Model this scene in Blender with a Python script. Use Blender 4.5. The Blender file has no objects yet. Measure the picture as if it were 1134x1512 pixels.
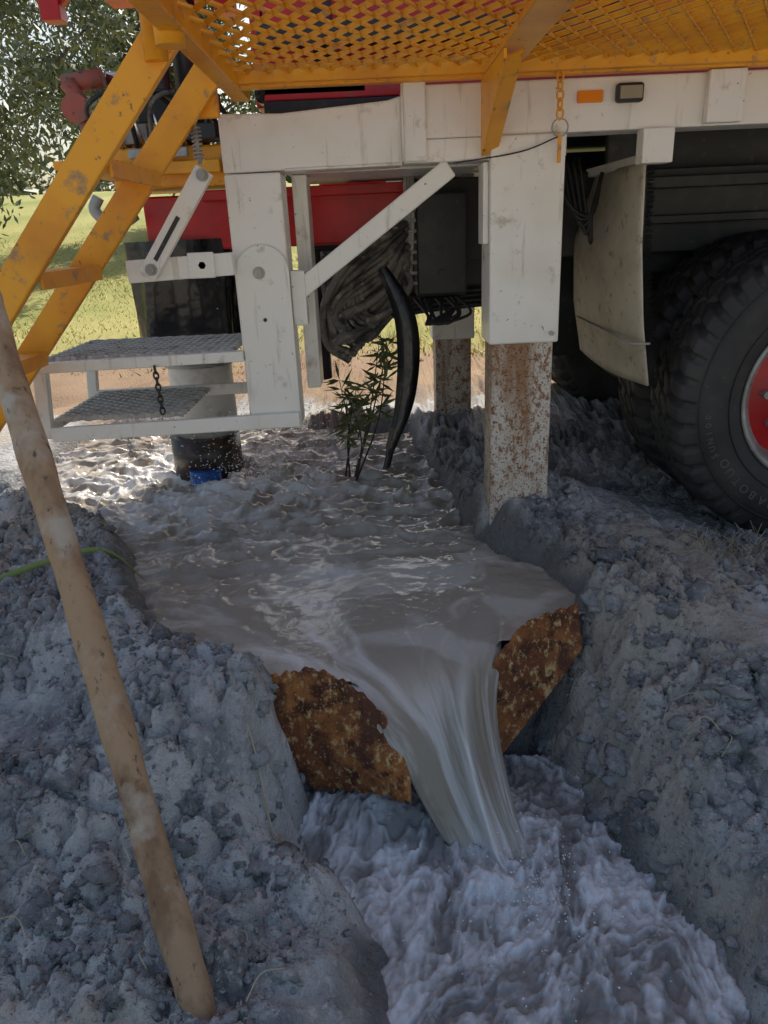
import bpy, math, random
import numpy as np
from mathutils import Vector, Matrix
random.seed(7); rng=np.random.RandomState(11)
S=bpy.context.scene; COL=S.collection

# ------------------------------------------------------------------ helpers
def link(o,parent=None):
    COL.objects.link(o)
    if parent is not None: o.parent=parent
    return o
def empty(name):
    e=bpy.data.objects.new(name,None); e.empty_display_size=.1; return link(e)
def mesh(name,V,F,mat,parent=None,smooth=False,bevel=0,attrs=None):
    m=bpy.data.meshes.new(name)
    if isinstance(V,np.ndarray) and isinstance(F,np.ndarray):
        m.vertices.add(len(V)); m.vertices.foreach_set("co",V.astype(np.float32).ravel())
        k=F.shape[1]; m.loops.add(F.size); m.loops.foreach_set("vertex_index",F.astype(np.int32).ravel())
        m.polygons.add(len(F)); m.polygons.foreach_set("loop_start",np.arange(0,F.size,k,dtype=np.int32))
        m.polygons.foreach_set("loop_total",np.full(len(F),k,dtype=np.int32))
        m.update(calc_edges=True); m.validate()
    else:
        m.from_pydata([tuple(v) for v in V],[],[tuple(f) for f in F]); m.update()
    if attrs:
        for k,a in attrs.items():
            at=m.attributes.new(k,'FLOAT','POINT'); at.data.foreach_set("value",a.astype(np.float32))
    if mat: m.materials.append(mat)
    if smooth: m.polygons.foreach_set("use_smooth",[True]*len(m.polygons))
    o=bpy.data.objects.new(name,m); link(o,parent)
    if bevel:
        b=o.modifiers.new("bevel",'BEVEL'); b.width=bevel; b.segments=2; b.limit_method='ANGLE'
    return o
def box(name,x0,x1,y0,y1,z0,z1,mat,parent=None,bevel=.004):
    V=[(x,y,z) for x in(x0,x1) for y in(y0,y1) for z in(z0,z1)]
    F=[(0,1,3,2),(4,6,7,5),(0,4,5,1),(2,3,7,6),(0,2,6,4),(1,5,7,3)]
    return mesh(name,V,F,mat,parent,bevel=bevel)
def prism(name,pts,y0,y1,mat,parent=None,bevel=.003,axis='Y'):
    n=len(pts)
    if axis=='Y': V=[(a,y0,b) for a,b in pts]+[(a,y1,b) for a,b in pts]
    elif axis=='X': V=[(y0,a,b) for a,b in pts]+[(y1,a,b) for a,b in pts]
    else: V=[(a,b,y0) for a,b in pts]+[(a,b,y1) for a,b in pts]
    F=[tuple(range(n)),tuple(range(2*n-1,n-1,-1))]+[(i,i+n,(i+1)%n+n,(i+1)%n) for i in range(n)]
    o=mesh(name,V,F,mat,parent,bevel=bevel)
    import bmesh
    bm=bmesh.new(); bm.from_mesh(o.data); bmesh.ops.recalc_face_normals(bm,faces=bm.faces); bm.to_mesh(o.data); bm.free()
    return o
def bar(name,a,b,w,y0,y1,mat,parent=None,bevel=.003):
    a=Vector(a);b=Vector(b); d=(b-a).normalized(); n=Vector((-d.y,d.x))*w/2
    return prism(name,[tuple(a+n),tuple(b+n),tuple(b-n),tuple(a-n)],y0,y1,mat,parent,bevel)
def tubegeo(P,r,n=10,closed=False):
    P=[Vector(p) for p in P]; k=len(P); rs=r if hasattr(r,'__len__') else [r]*k
    V=[];F=[]; up=Vector((0,0,1)); prev=None
    for i in range(k):
        if closed: t=(P[(i+1)%k]-P[i-1]).normalized()
        else: t=(P[min(i+1,k-1)]-P[max(i-1,0)]).normalized()
        if prev is None:
            a=t.cross(up)
            if a.length<.1: a=t.cross(Vector((1,0,0)))
        else: a=prev-t*prev.dot(t)
        a.normalize(); prev=a; b=t.cross(a)
        for j in range(n):
            an=2*math.pi*j/n; V.append(P[i]+(a*math.cos(an)+b*math.sin(an))*rs[i])
    for i in range(k if closed else k-1):
        i2=(i+1)%k
        for j in range(n): F.append((i*n+j,i*n+(j+1)%n,i2*n+(j+1)%n,i2*n+j))
    if not closed:
        F.append(tuple(range(n-1,-1,-1))); F.append(tuple((k-1)*n+j for j in range(n)))
    return V,F
def spline(P,m=8):
    P=[Vector(p) for p in P]; out=[]
    Q=[P[0]*2-P[1]]+P+[P[-1]*2-P[-2]]
    for i in range(1,len(Q)-2):
        for s in range(m):
            t=s/m; a,b,c,d=Q[i-1],Q[i],Q[i+1],Q[i+2]
            out.append(.5*((2*b)+(c-a)*t+(2*a-5*b+4*c-d)*t*t+(3*b-a-3*c+d)*t**3))
    out.append(P[-1]); return out
def tube(name,P,r,mat,parent=None,n=12,smooth=True,curve=0):
    if curve: P=spline(P,curve)
    V,F=tubegeo(P,r,n); o=mesh(name,V,F,mat,parent,smooth=smooth)
    if smooth:
        for p in o.data.polygons:
            if len(p.vertices)>4: p.use_smooth=False
    return o
def merge(name,parts,mat,parent=None,smooth=False):
    V=[];F=[]
    for v,f in parts:
        k=len(V); V+=list(v); F+=[tuple(i+k for i in q) for q in f]
    return mesh(name,V,F,mat,parent,smooth=smooth)
def boxgeo(c,ax,ay,az):
    c=Vector(c); V=[c+ax*i+ay*j+az*k for i in(-1,1) for j in(-1,1) for k in(-1,1)]
    return V,[(0,1,3,2),(4,6,7,5),(0,4,5,1),(2,3,7,6),(0,2,6,4),(1,5,7,3)]

# ------------------------------------------------------------------ materials
def C4(c): return (c[0],c[1],c[2],1)
def mat(name,base,rough=.5,metal=0,layers=(),bump=None,spec=.5):
    """layers: (scale,color,lo,hi,detail,stretch xyz)"""
    m=bpy.data.materials.new(name); m.use_nodes=True; nt=m.node_tree; N=nt.nodes; L=nt.links
    b=N["Principled BSDF"]; b.inputs["Roughness"].default_value=rough; b.inputs["Metallic"].default_value=metal
    b.inputs["Specular IOR Level"].default_value=spec
    tc=N.new("ShaderNodeTexCoord"); col=None
    rgb=N.new("ShaderNodeRGB"); rgb.outputs[0].default_value=C4(base); col=rgb.outputs[0]
    for i,l in enumerate(layers):
        sc,c,lo,hi=l[:4]; det=l[4] if len(l)>4 else 3; st=l[5] if len(l)>5 else (1,1,1)
        mp=N.new("ShaderNodeMapping"); mp.inputs["Scale"].default_value=st; mp.inputs["Location"].default_value=(i*3.1,i*1.7,i*.9)
        L.new(tc.outputs["Object"],mp.inputs[0])
        n=N.new("ShaderNodeTexNoise"); n.inputs["Scale"].default_value=sc; n.inputs["Detail"].default_value=det; n.inputs["Roughness"].default_value=.62
        L.new(mp.outputs[0],n.inputs["Vector"])
        r=N.new("ShaderNodeMapRange"); r.inputs[1].default_value=lo; r.inputs[2].default_value=hi; L.new(n.outputs[0],r.inputs[0])
        mx=N.new("ShaderNodeMix"); mx.data_type='RGBA'; L.new(r.outputs[0],mx.inputs[0]); L.new(col,mx.inputs[6]); mx.inputs[7].default_value=C4(c); col=mx.outputs[2]
    L.new(col,b.inputs["Base Color"])
    if bump:
        bs=bump if isinstance(bump[0],tuple) else (bump,)
        prev=None
        for sc,st,dist in bs:
            n=N.new("ShaderNodeTexNoise"); n.inputs["Scale"].default_value=sc; n.inputs["Detail"].default_value=3; n.inputs["Roughness"].default_value=.65
            L.new(tc.outputs["Object"],n.inputs["Vector"])
            bp=N.new("ShaderNodeBump"); bp.inputs["Strength"].default_value=st; bp.inputs["Distance"].default_value=dist
            L.new(n.outputs[0],bp.inputs["Height"])
            if prev: L.new(prev,bp.inputs["Normal"])
            prev=bp.outputs[0]
        L.new(prev,b.inputs["Normal"])
    return m
M_white=mat("white_paint",(.90,.87,.80),.34,layers=[(3,(.78,.73,.64),.5,.75),(14,(.46,.38,.28),.60,.76,5),(60,(.25,.15,.08),.68,.74,3),(9,(.50,.42,.32),.59,.79,4,(4,4,.4))],bump=(60,.12,.002))
M_orange=mat("orange_paint",(.90,.39,.015),.40,layers=[(5,(.74,.27,.015),.45,.7),(18,(.38,.22,.11),.59,.70,5),(45,(.16,.10,.06),.67,.74,3)],bump=(60,.15,.002))
M_red=mat("red_paint",(.62,.018,.02),.35,layers=[(5,(.42,.012,.015),.45,.7),(22,(.28,.11,.07),.62,.8,5)])
M_oldred=mat("faded_red_paint",(.42,.10,.07),.6,layers=[(14,(.25,.12,.08),.45,.6,5),(40,(.10,.06,.045),.58,.7)])
M_black=mat("black_steel",(.020,.020,.022),.45,layers=[(7,(.055,.05,.045),.5,.75),(30,(.13,.12,.11),.62,.8,5)])
M_tarp=mat("black_plastic",(.012,.013,.016),.22,layers=[(9,(.08,.075,.07),.6,.8)],bump=(5,.5,.03))
M_hose=mat("hose_rubber",(.17,.15,.125),.6,layers=[(12,(.04,.037,.033),.47,.6),(30,(.40,.36,.30),.56,.72,4)])
M_grey=mat("grey_steel",(.40,.39,.37),.42,.2,layers=[(9,(.24,.22,.19),.5,.7),(30,(.52,.49,.44),.60,.8,4)])
M_casing=mat("white_pvc_casing",(.66,.65,.62),.45,layers=[(9,(.40,.37,.32),.5,.7)])
M_collar=mat("dark_wet_steel",(.035,.028,.025),.3,layers=[(20,(.10,.05,.03),.5,.65)])
M_chrome=mat("chrome",(.7,.7,.7),.15,1.0)
M_galv=mat("galvanised_mesh",(.55,.52,.46),.45,.2,layers=[(20,(.28,.25,.2),.5,.7)])
M_rust=mat("rusty_steel",(.20,.07,.03),.85,layers=[(5,(.46,.18,.055),.44,.62,6),(22,(.09,.035,.02),.50,.62,6),(60,(.60,.40,.18),.54,.64,6,(1,1,.7)),(10,(.12,.05,.03),.52,.62,6),(170,(.62,.52,.36),.64,.70,3)],bump=((35,.8,.008),(140,.6,.004)),spec=.25)
M_rustleg=mat("rust_flaked_paint",(.66,.60,.52),.7,layers=[(4,(.36,.22,.13),.44,.60,6,(2.4,1,.35)),(70,(.30,.15,.07),.50,.62,6,(1,1,.6)),(150,(.13,.06,.03),.55,.65,3)],bump=((50,.5,.004),),spec=.25)
M_rubber=mat("tyre_rubber",(.024,.024,.025),.6,layers=[(6,(.05,.047,.045),.45,.7),(40,(.11,.10,.09),.64,.8,4)],bump=(90,.15,.002))
M_letters=mat("tyre_lettering",(.12,.117,.11),.6)
M_flap=mat("mudflap_sheet",(.60,.55,.43),.6,layers=[(5,(.42,.36,.26),.45,.7),(24,(.24,.18,.11),.58,.72,5)],bump=(20,.2,.004))
M_wood=mat("weathered_wood",(.42,.28,.17),.75,layers=[(14,(.24,.145,.085),.48,.66,5,(1,1,.25)),(7,(.48,.41,.33),.50,.64,5),(60,(.13,.09,.055),.60,.70,4,(1,1,.2))],bump=((60,.5,.004),(200,.3,.002)),spec=.2)
M_orl=mat("amber_reflector",(.9,.26,.01),.2)
M_lens=mat("dirty_lamp_lens",(.34,.30,.20),.25)
M_blue=mat("blue_painted_steel",(.02,.12,.42),.35,layers=[(30,(.02,.03,.08),.5,.7)])
M_clod=mat("dry_mud",(.38,.38,.38),.9,layers=[(3.2,(.20,.205,.21),.42,.58,4),(40,(.54,.53,.52),.54,.74,4),(16,(.42,.38,.33),.62,.75,3)],bump=((110,1,.012),),spec=.2)
M_leaf=mat("olive_leaves",(.11,.14,.06),.5,layers=[(1.2,(.20,.22,.12),.42,.6)])
M_bark=mat("bark",(.16,.12,.09),.85,layers=[(14,(.07,.05,.04),.45,.65)])
M_sap=mat("sapling_leaf",(.12,.15,.05),.5)
M_stem=mat("sapling_stem",(.05,.035,.03),.7)
M_green=mat("green_stalk",(.22,.30,.08),.5,layers=[(20,(.30,.28,.14),.5,.7)])
M_straw=mat("dry_straw",(.5,.42,.28),.7,layers=[(20,(.3,.22,.12),.45,.7)])
M_grass=mat("grass_blades",(.30,.32,.07),.6,layers=[(.9,(.46,.42,.15),.45,.6)])
M_drop=mat("water_drops",(.85,.85,.83),.15)

# ------------------------------------------------------------------ numpy noise
def h2(ix,iy,s=0):
    n=(ix.astype(np.int64)*374761393+iy.astype(np.int64)*668265263+s*982451653)&0x7fffffff
    n=((n^(n>>13))*1274126177)&0x7fffffff; n=((n^(n>>16))*1911520717)&0x7fffffff
    return ((n^(n>>15))&0xffffff)/float(0xffffff)
def vn(x,y,s=0):
    ix=np.floor(x);iy=np.floor(y);fx=x-ix;fy=y-iy; fx=fx*fx*fx*(fx*(fx*6-15)+10); fy=fy*fy*fy*(fy*(fy*6-15)+10)
    a=h2(ix,iy,s);b=h2(ix+1,iy,s);c=h2(ix,iy+1,s);d=h2(ix+1,iy+1,s)
    return (a+(b-a)*fx)*(1-fy)+(c+(d-c)*fx)*fy
def fbm(x,y,o=4,s=0,g=.5):
    t=0;a=1;w=0
    for i in range(o):
        ca,sa=math.cos(i*1.1+.4),math.sin(i*1.1+.4); f=2.03**i
        t=t+a*(vn((x*ca-y*sa)*f+i*7.3,(x*sa+y*ca)*f-i*3.1,s+i)); w+=a; a*=g
    return t/w-.5
def worley(x,y,s=0):
    ix=np.floor(x);iy=np.floor(y); f1=np.full(x.shape,9.);f2=np.full(x.shape,9.);cid=np.zeros(x.shape)
    for a in(-1,0,1):
        for b in(-1,0,1):
            jx=ix+a;jy=iy+b; px=jx+h2(jx,jy,s+5);py=jy+h2(jx,jy,s+9)
            d=np.hypot(px-x,py-y); r=h2(jx,jy,s+21); n=d<f1
            f2=np.where(n,f1,np.minimum(f2,d)); cid=np.where(n,r,cid); f1=np.where(n,d,f1)
    return f1,f2,cid
def sstep(a,b,x):
    t=np.clip((x-a)/(b-a),0,1); return t*t*(3-2*t)
def sdist(x,y,poly):
    n=len(poly); d=np.full(x.shape,1e9); ins=np.zeros(x.shape,bool)
    for i in range(n):
        x0,y0=poly[i];x1,y1=poly[(i+1)%n]; ex,ey=x1-x0,y1-y0
        t=np.clip(((x-x0)*ex+(y-y0)*ey)/(ex*ex+ey*ey),0,1)
        d=np.minimum(d,np.hypot(x-x0-t*ex,y-y0-t*ey))
        c=((y0>y)!=(y1>y)); xi=x0+(y-y0)*ex/(ey if abs(ey)>1e-9 else 1e-9); ins^=(c&(x<xi))
    return np.where(ins,-d,d)

# ------------------------------------------------------------------ terrain
WL=.10; SL=-.26
POND=[(-1.62,3.45),(-1.44,2.94),(-1.05,2.59),(-.84,2.26),(-.68,1.80),(-.47,1.62),(-.30,1.55),(-.1,1.42),(.03,1.40),(.2,1.5),(.25,1.62),(.50,1.78),(.54,1.89),(.47,2.10),(.29,2.33),(.22,3.07),(.14,3.78),(-.78,3.94),(-1.57,4.08)]
CHAN=[(-.20,1.44),(.05,1.50),(.2,1.58),(.34,1.64),(.44,1.45),(.52,1.2),(.57,1.0),(.62,.3),(-.02,.3),(-.02,.9),(-.07,1.15),(-.18,1.30)]
CP=np.array([(-1.62,2.8,.12),(-.87,2.2,.22),(-1.0,2.45,.17),(-1.3,2.4,.11),(-1.6,2,.06),(-.77,1.75,.22),(-.9,1.4,.07),(-.50,1.47,.20),(-.36,1.40,.17),(-.3,1.0,-.08),(-.35,.8,-.12),(-.8,.8,-.12),(-.1,.7,-.17),(-1.4,1.2,-.05),(0,0,-.2),(-1,0,-.2),(-.2,1.28,-.05),
(.60,1.76,.20),(.7,1.9,.18),(.62,2.15,.20),(.44,2.22,.26),(.44,2.4,.26),(.34,2.6,.2),(.35,3.2,.2),(.4,3.8,.2),(.9,2.0,.12),(1.2,2.2,.06),(1.5,2.4,.04),(1.45,2.9,.04),(.9,2.8,.1),(.62,1.45,0.06),(.8,1.5,0.09),(1.1,1.6,.06),(.72,1.1,-.04),(.7,.8,-.10),(1.2,1,0),(1,0,-.2),
(-.8,4.4,.16),(.3,4.5,.15),(-2.2,4,.17),(-1.8,3.2,.14),(2,4,.1),(0,6,.15),(-3,6,.2),(3,6,.2),(3,2,.05),(-3,1,0),(3,0,-.1),(-3,-2,-.2),(3,-2,-.2)])
def land(x,y):
    num=0;den=0
    for cx,cy,cz in CP:
        w=1/((x-cx)**2+(y-cy)**2+.004)**1.6; num=num+w*cz; den=den+w
    return num/den
def density(x,y):
    return sstep(-.07,.07,fbm(x*2.6,y*2.6,4,31)+.11*(x>.35)+.08*((x<-.6)&(y>1.6))-.01)
def H(x,y):
    l=land(x,y)
    far=np.maximum(y-5.5,0); hill=np.where(far<60,.125*far*far/(far+2.5),.125*60*60/62.5+ .01*(far-60)); l=l+hill
    near=1-sstep(3.5,8,np.hypot(x,y-1.6)*.9)
    l=l+.09*fbm(x*3.2,y*3.2,3,1)*near+.04*fbm(x*.8,y*.8,3,77)*(1-near)
    sp=sdist(x,y,POND)+.07*fbm(x*6,y*6,4,12)*near; sc=sdist(x,y,CHAN)+.10*fbm(x*7,y*7,4,13)
    opening=sstep(-.33,-.29,x)*(1-sstep(.42,.50,x))*(1-sstep(1.78,1.9,y))
    lev=WL+.085+.08*fbm(x*6,y*6,3,14)
    l=l+np.maximum(lev-l,0)*(1-sstep(.10,.30,sp))*(1-opening)
    wx=x+.04*fbm(x*14,y*14,3,3); wy=y+.04*fbm(x*14,y*14,3,4)
    f1,f2,c=worley(wx*11,wy*11,2); g1,g2,c2=worley(wx*27,wy*27,6); k1,k2,c3=worley(wx*58,wy*58,7)
    patch=density(x,y)
    lump=.070*(np.clip(f2-f1,0,.6)**.6-.40)*(.3+c)*patch + .042*(np.clip(g2-g1,0,.6)**.6-.38)*(.2+.7*c2)*(.15+.85*patch)+.017*(np.clip(k2-k1,0,.6)**.6-.4)*(.3+c3)*(.3+.7*patch)
    lump=lump+.040*fbm(x*16,y*16,4,8)+.014*fbm(x*60,y*60,2,9)*(.4+.6*patch)
    edge=sstep(0,.05,sp)*sstep(-.03,.01,sc)
    hp=np.where(sp>0,WL+.012+sp*2.0,WL+np.maximum(sp*1.2,-.12))
    steep=1.7+5.0*np.exp(-((x+.36)/.16)**2-((y-1.46)/.14)**2)
    hc=np.where(sc>0,SL-.03+sc*steep,SL-.03+np.maximum(sc*1.8,-.1))
    l=-np.log(np.exp(-l*45)+np.exp(-np.minimum(hp,3)*45))/45
    l=-np.log(np.exp(-l*45)+np.exp(-np.minimum(hc,3)*45))/45
    return l+lump*near*(.15+.85*edge)
def axis(lo,hi,st,far0,far1,g=1.13):
    c=list(np.arange(lo,hi,st)); a=[];v=lo;s=st
    while v>far0: s*=g; v-=s; a.append(v)
    b=[];v=c[-1];s=st
    while v<far1: s*=g; v+=s; b.append(v)
    return np.array(a[::-1]+c+b)
gx=axis(-1.5,1.45,.0060,-300,300); gy=axis(.6,2.8,.0055,-60,420,1.08)
X,Y=np.meshgrid(gx,gy); gX=X.ravel();gY=Y.ravel(); Z=H(gX,gY)
V=np.column_stack([gX,gY,Z]); nx=len(gx);ny=len(gy)
ii=(np.arange(ny-1)[:,None]*nx+np.arange(nx-1)[None,:]).ravel()
F=np.column_stack([ii,ii+1,ii+nx+1,ii+nx])
wet=np.clip((1-sstep(0.0,.09,sdist(gX,gY,POND)+.09*fbm(gX*10,gY*10,3,98)))+(1-sstep(-.02,.08,sdist(gX,gY,CHAN)+.10*fbm(gX*10,gY*10,3,99))),0,1)
tone=np.clip(.50+2.0*fbm(gX*3.2,gY*3.2,4,90)+1.4*fbm(gX*18,gY*18,4,91),0,1)
brown=sstep(.06,.22,fbm(gX*2.1,gY*2.1,4,92))*.7
yy=gY+1.4*fbm(gX*1.2,gY*1.2,3,93)
zone=sstep(4.2,4.7,yy)+sstep(5.6,7.2,yy+1.6*fbm(gX*2,gY*2,4,94)); back=1-sstep(-.8,-.1,gY)  # back: pale unseen ground added behind the camera to bounce sun onto the truck
gtone=np.clip(.5+1.6*fbm(gX*.8,gY*.8,5,95,.65)+.8*fbm(gX*6,gY*6,3,96),0,1)

def ground_mat():
    m=bpy.data.materials.new("grey_mud_and_grass"); m.use_nodes=True; nt=m.node_tree;N=nt.nodes;L=nt.links;b=N["Principled BSDF"]
    b.inputs["Specular IOR Level"].default_value=.3
    tc=N.new("ShaderNodeTexCoord")
    def att(n):
        a=N.new("ShaderNodeAttribute"); a.attribute_name=n; return a.outputs["Fac"]
    def noise(sc,det=4,ro=.62):
        n=N.new("ShaderNodeTexNoise"); n.inputs["Scale"].default_value=sc;n.inputs["Detail"].default_value=det;n.inputs["Roughness"].default_value=ro; L.new(tc.outputs["Object"],n.inputs["Vector"]); return n.outputs[0]
    def mr(s,a,c,d=0,e=1):
        r=N.new("ShaderNodeMapRange"); r.inputs[1].default_value=a;r.inputs[2].default_value=c;r.inputs[3].default_value=d;r.inputs[4].default_value=e; L.new(s,r.inputs[0]); return r.outputs[0]
    def mix(f,a,c):
        x=N.new("ShaderNodeMix"); x.data_type='RGBA'; L.new(f,x.inputs[0])
        for k,s in((6,a),(7,c)):
            if isinstance(s,tuple): x.inputs[k].default_value=C4(s)
            else: L.new(s,x.inputs[k])
        return x.outputs[2]
    c=mix(att("tone"),(.215,.218,.222),(.53,.525,.515))
    c=mix(mr(noise(48),.52,.74),c,(.58,.57,.55))
    c=mix(att("brown"),c,(.42,.365,.29))
    c=mix(mr(att("wet"),.1,.8),c,(.165,.16,.155))
    soil=mix(att("gtone"),(.38,.27,.17),(.24,.16,.10))
    grass=mix(att("gtone"),(.22,.27,.055),(.48,.42,.15))
    c=mix(mr(att("zone"),0,1),c,soil); c=mix(mr(att("zone"),1,2),c,grass); c=mix(att("back"),c,(.60,.55,.44))
    L.new(c,b.inputs["Base Color"])
    L.new(mr(att("wet"),.2,.9,.88,.28),b.inputs["Roughness"])
    p=None
    for sc,st,di in((60,.85,.018),(260,.7,.004)):
        bp=N.new("ShaderNodeBump"); bp.inputs["Strength"].default_value=st;bp.inputs["Distance"].default_value=di; L.new(noise(sc,3),bp.inputs["Height"])
        if p: L.new(p,bp.inputs["Normal"])
        p=bp.outputs[0]
    L.new(p,b.inputs["Normal"]); return m
mesh("ground",V,F,ground_mat(),smooth=True,attrs={"wet":wet,"tone":tone,"brown":brown,"zone":zone,"back":back,"gtone":gtone})

# clods
def ico(sub):
    import bmesh
    bm=bmesh.new(); bmesh.ops.create_icosphere(bm,subdivisions=sub,radius=1); bm.verts.ensure_lookup_table()
    v=np.array([q.co[:] for q in bm.verts]); f=np.array([[w.index for w in t.verts] for t in bm.faces]); bm.free(); return v,f
I1=ico(1);I2=ico(2);I3=ico(3)
def scatter_blobs(pts,rad,base,amp=.28,jit=.12,flat=(.55,.95)):
    v,f=base; n=len(pts); K=len(v); VV=np.empty((n,K,3))
    for i in range(n):
        k=rng.normal(0,1,(5,3)); ph=rng.uniform(0,6,5)
        d=sum((.55-np.abs(np.sin(v@k[j]*(1.1+j*.9)+ph[j])))/(1+j*.25) for j in range(5))
        q=v*(1+amp*d[:,None]*.9+jit*rng.normal(0,1,(K,1)))
        s=rng.uniform(flat[0],1.3,3); s[2]=rng.uniform(*flat); q=q*s
        a=rng.uniform(0,6.28); ca,sa=math.cos(a),math.sin(a)
        VV[i]=q@np.array([[ca,-sa,0],[sa,ca,0],[0,0,1]])*rad[i]+pts[i]
    FF=(f[None]+ (np.arange(n)*K)[:,None,None]).reshape(-1,3)
    return VV.reshape(-1,3),FF
def sample(n,x0,x1,y0,y1,fn,sink):
    x=rng.uniform(x0,x1,n);y=rng.uniform(y0,y1,n); sp=sdist(x,y,POND); sc=sdist(x,y,CHAN)
    dn=np.maximum(density(x,y)*.94+.06,.75*((sp<.22)|(sc<.2))*(x>.2))
    k=(rng.uniform(0,1,n)<dn)&(sp>.03)&(sc>.02); x=x[k];y=y[k]
    r=fn(len(x)); z=H(x,y)+r*sink
    return np.column_stack([x,y,z]),r
parts=[]
p,r=sample(20000,-1.5,1.4,.6,2.8,lambda n:.0024+.0035*rng.pareto(2.6,n).clip(0,2),.0); parts.append(scatter_blobs(p,r,I1,.38,.18,(.45,.9)))
p,r=sample(6500,-1.5,1.4,.6,2.6,lambda n:.006+.007*rng.pareto(1.9,n).clip(0,2.6),-.12); parts.append(scatter_blobs(p,r,I2,.46,.09,(.4,.9)))
p,r=sample(420,-1.4,1.3,.65,2.3,lambda n:.020+.012*rng.pareto(2.2,n).clip(0,1.8),-.35); parts.append(scatter_blobs(p,r,I3,.46,.05,(.45,.9)))
VV=[];FF=[];k=0
for v,f in parts: VV.append(v);FF.append(f+k);k+=len(v)
mesh("mud_clods",np.vstack(VV),np.vstack(FF),M_clod,smooth=False)

# ------------------------------------------------------------------ water
def water_mat(name,base,foam,rb,rf,bump):
    m=bpy.data.materials.new(name); m.use_nodes=True; nt=m.node_tree;N=nt.nodes;L=nt.links;b=N["Principled BSDF"]
    at=N.new("ShaderNodeAttribute"); at.attribute_name="foam"
    x=N.new("ShaderNodeMix"); x.data_type='RGBA'; L.new(at.outputs["Fac"],x.inputs[0]); x.inputs[6].default_value=C4(base); x.inputs[7].default_value=C4(foam)
    L.new(x.outputs[2],b.inputs["Base Color"])
    r=N.new("ShaderNodeMapRange"); r.inputs[3].default_value=rb;r.inputs[4].default_value=rf; L.new(at.outputs["Fac"],r.inputs[0]); L.new(r.outputs[0],b.inputs["Roughness"])
    b.inputs["IOR"].default_value=1.33
    tc=N.new("ShaderNodeTexCoord"); p=None
    for sc,st,di in bump:
        n=N.new("ShaderNodeTexNoise"); n.inputs["Scale"].default_value=sc;n.inputs["Detail"].default_value=2; L.new(tc.outputs["Object"],n.inputs["Vector"])
        bp=N.new("ShaderNodeBump"); bp.inputs["Strength"].default_value=st;bp.inputs["Distance"].default_value=di; L.new(n.outputs[0],bp.inputs["Height"])
        if p: L.new(p,bp.inputs["Normal"])
        p=bp.outputs[0]
    if p: L.new(p,b.inputs["Normal"])
    return m
WB=(.315,.27,.21); WF=(.70,.68,.65)
def pfoam(x,y):
    rw=np.hypot(x-.1,y-1.45); th=np.arctan2(y-1.36,x-.1)
    st=fbm(th*7+3.0*fbm(x*3.5,y*3.5,3,50)+rw*1.2,rw*2.2,5,51)
    sw=fbm(x*4+2.5*fbm(x*3,y*3,2,55),y*9+2.5*fbm(x*3,y*3,2,56),5,57)
    return .70*sstep(-.02,.26,st)*(1-sstep(.40,1.1,rw))+.35*sstep(0,.2,sw)*(1-sstep(.6,1.5,rw))+.08*(1-sstep(.3,.9,rw))
Ls=[(-.27,1.84,.080),(-.18,1.64,.1003),(-.10,1.51,.091),(-.045,1.42,.052),(.01,1.375,-.01),(.06,1.345,-.11),(.11,1.31,-.20),(.15,1.26,-.28)]
Rs=[(.37,2.06,.080),(.33,1.86,.1003),(.30,1.72,.094),(.278,1.625,.062),(.258,1.54,.0),(.262,1.45,-.09),(.285,1.35,-.19),(.33,1.25,-.29)]
wx=np.arange(-1.95,.75,.007); wy=np.arange(1.36,4.3,.007); X,Y=np.meshgrid(wx,wy); x=X.ravel();y=Y.ravel()
rw=np.hypot(x-.1,y-1.45)
dc=np.hypot((x+.70)/1.25,y-3.1)
boil=np.exp(-(dc/.66)**2); mid=sstep(.45,1.15,rw)
warp=fbm(x*2.2,y*3,3,41)
rid=1-np.abs(2*vn(x*5+3.0*warp+y,y*12+4*warp,42)-1); rid2=1-np.abs(2*vn(x*11+3*warp,y*22+2*warp,43)-1)
z=WL+mid*(.028*(rid**2-.33)+.018*(rid2-.5)+.022*fbm(x*20,y*30,4,48,.58))+boil*(.090*(fbm(x*9,y*10,4,44,.6)+.1)+.03*(rid2-.5))+.010*fbm(x*4,y*6,4,45)*sstep(.36,.7,rw)+.006*fbm(x*24,y*30,3,49)*sstep(.36,.6,rw)
foam=pfoam(x,y)+ 1.0*boil*sstep(-.10,.14,fbm(x*13,y*13,4,52)+.15*boil) + .60*mid*sstep(.02,.24,fbm(x*7+warp*5,y*17,6,53,.6))+.05
foam=np.clip(foam,0,1)
xl=np.interp(y,[1.42,1.51,1.64],[-.045,-.10,-.18]); xr=np.interp(y,[1.62,1.72,1.86],[.278,.30,.33])
mk=sstep(0,.05,x-xl)*sstep(0,.04,xr-x); blend=1.64+(x+.18)/.51*.22
z=z-.05*mk*sstep(0.01,.12,blend-y)
lip=np.interp(x,[-.60,-.45,-.33,-.2,-.1,-.03,.03,.24,.30,.34,.50,.6],[1.38,1.42,1.515,1.505,1.50,1.48,1.53,1.66,1.655,1.675,1.765,1.80])
keep=(sdist(x,y,POND)<.13)&(y>lip)
nx=len(wx);ny=len(wy); ii=(np.arange(ny-1)[:,None]*nx+np.arange(nx-1)[None,:]).ravel(); F=np.column_stack([ii,ii+1,ii+nx+1,ii+nx])
F=F[keep[F].all(axis=1)]
M_water=water_mat("milky_water",WB,WF,.06,.30,((38,.35,.006),(110,.25,.002)))
mesh("pond_water",np.column_stack([x,y,z]),F,M_water,smooth=True,attrs={"foam":foam})

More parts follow.
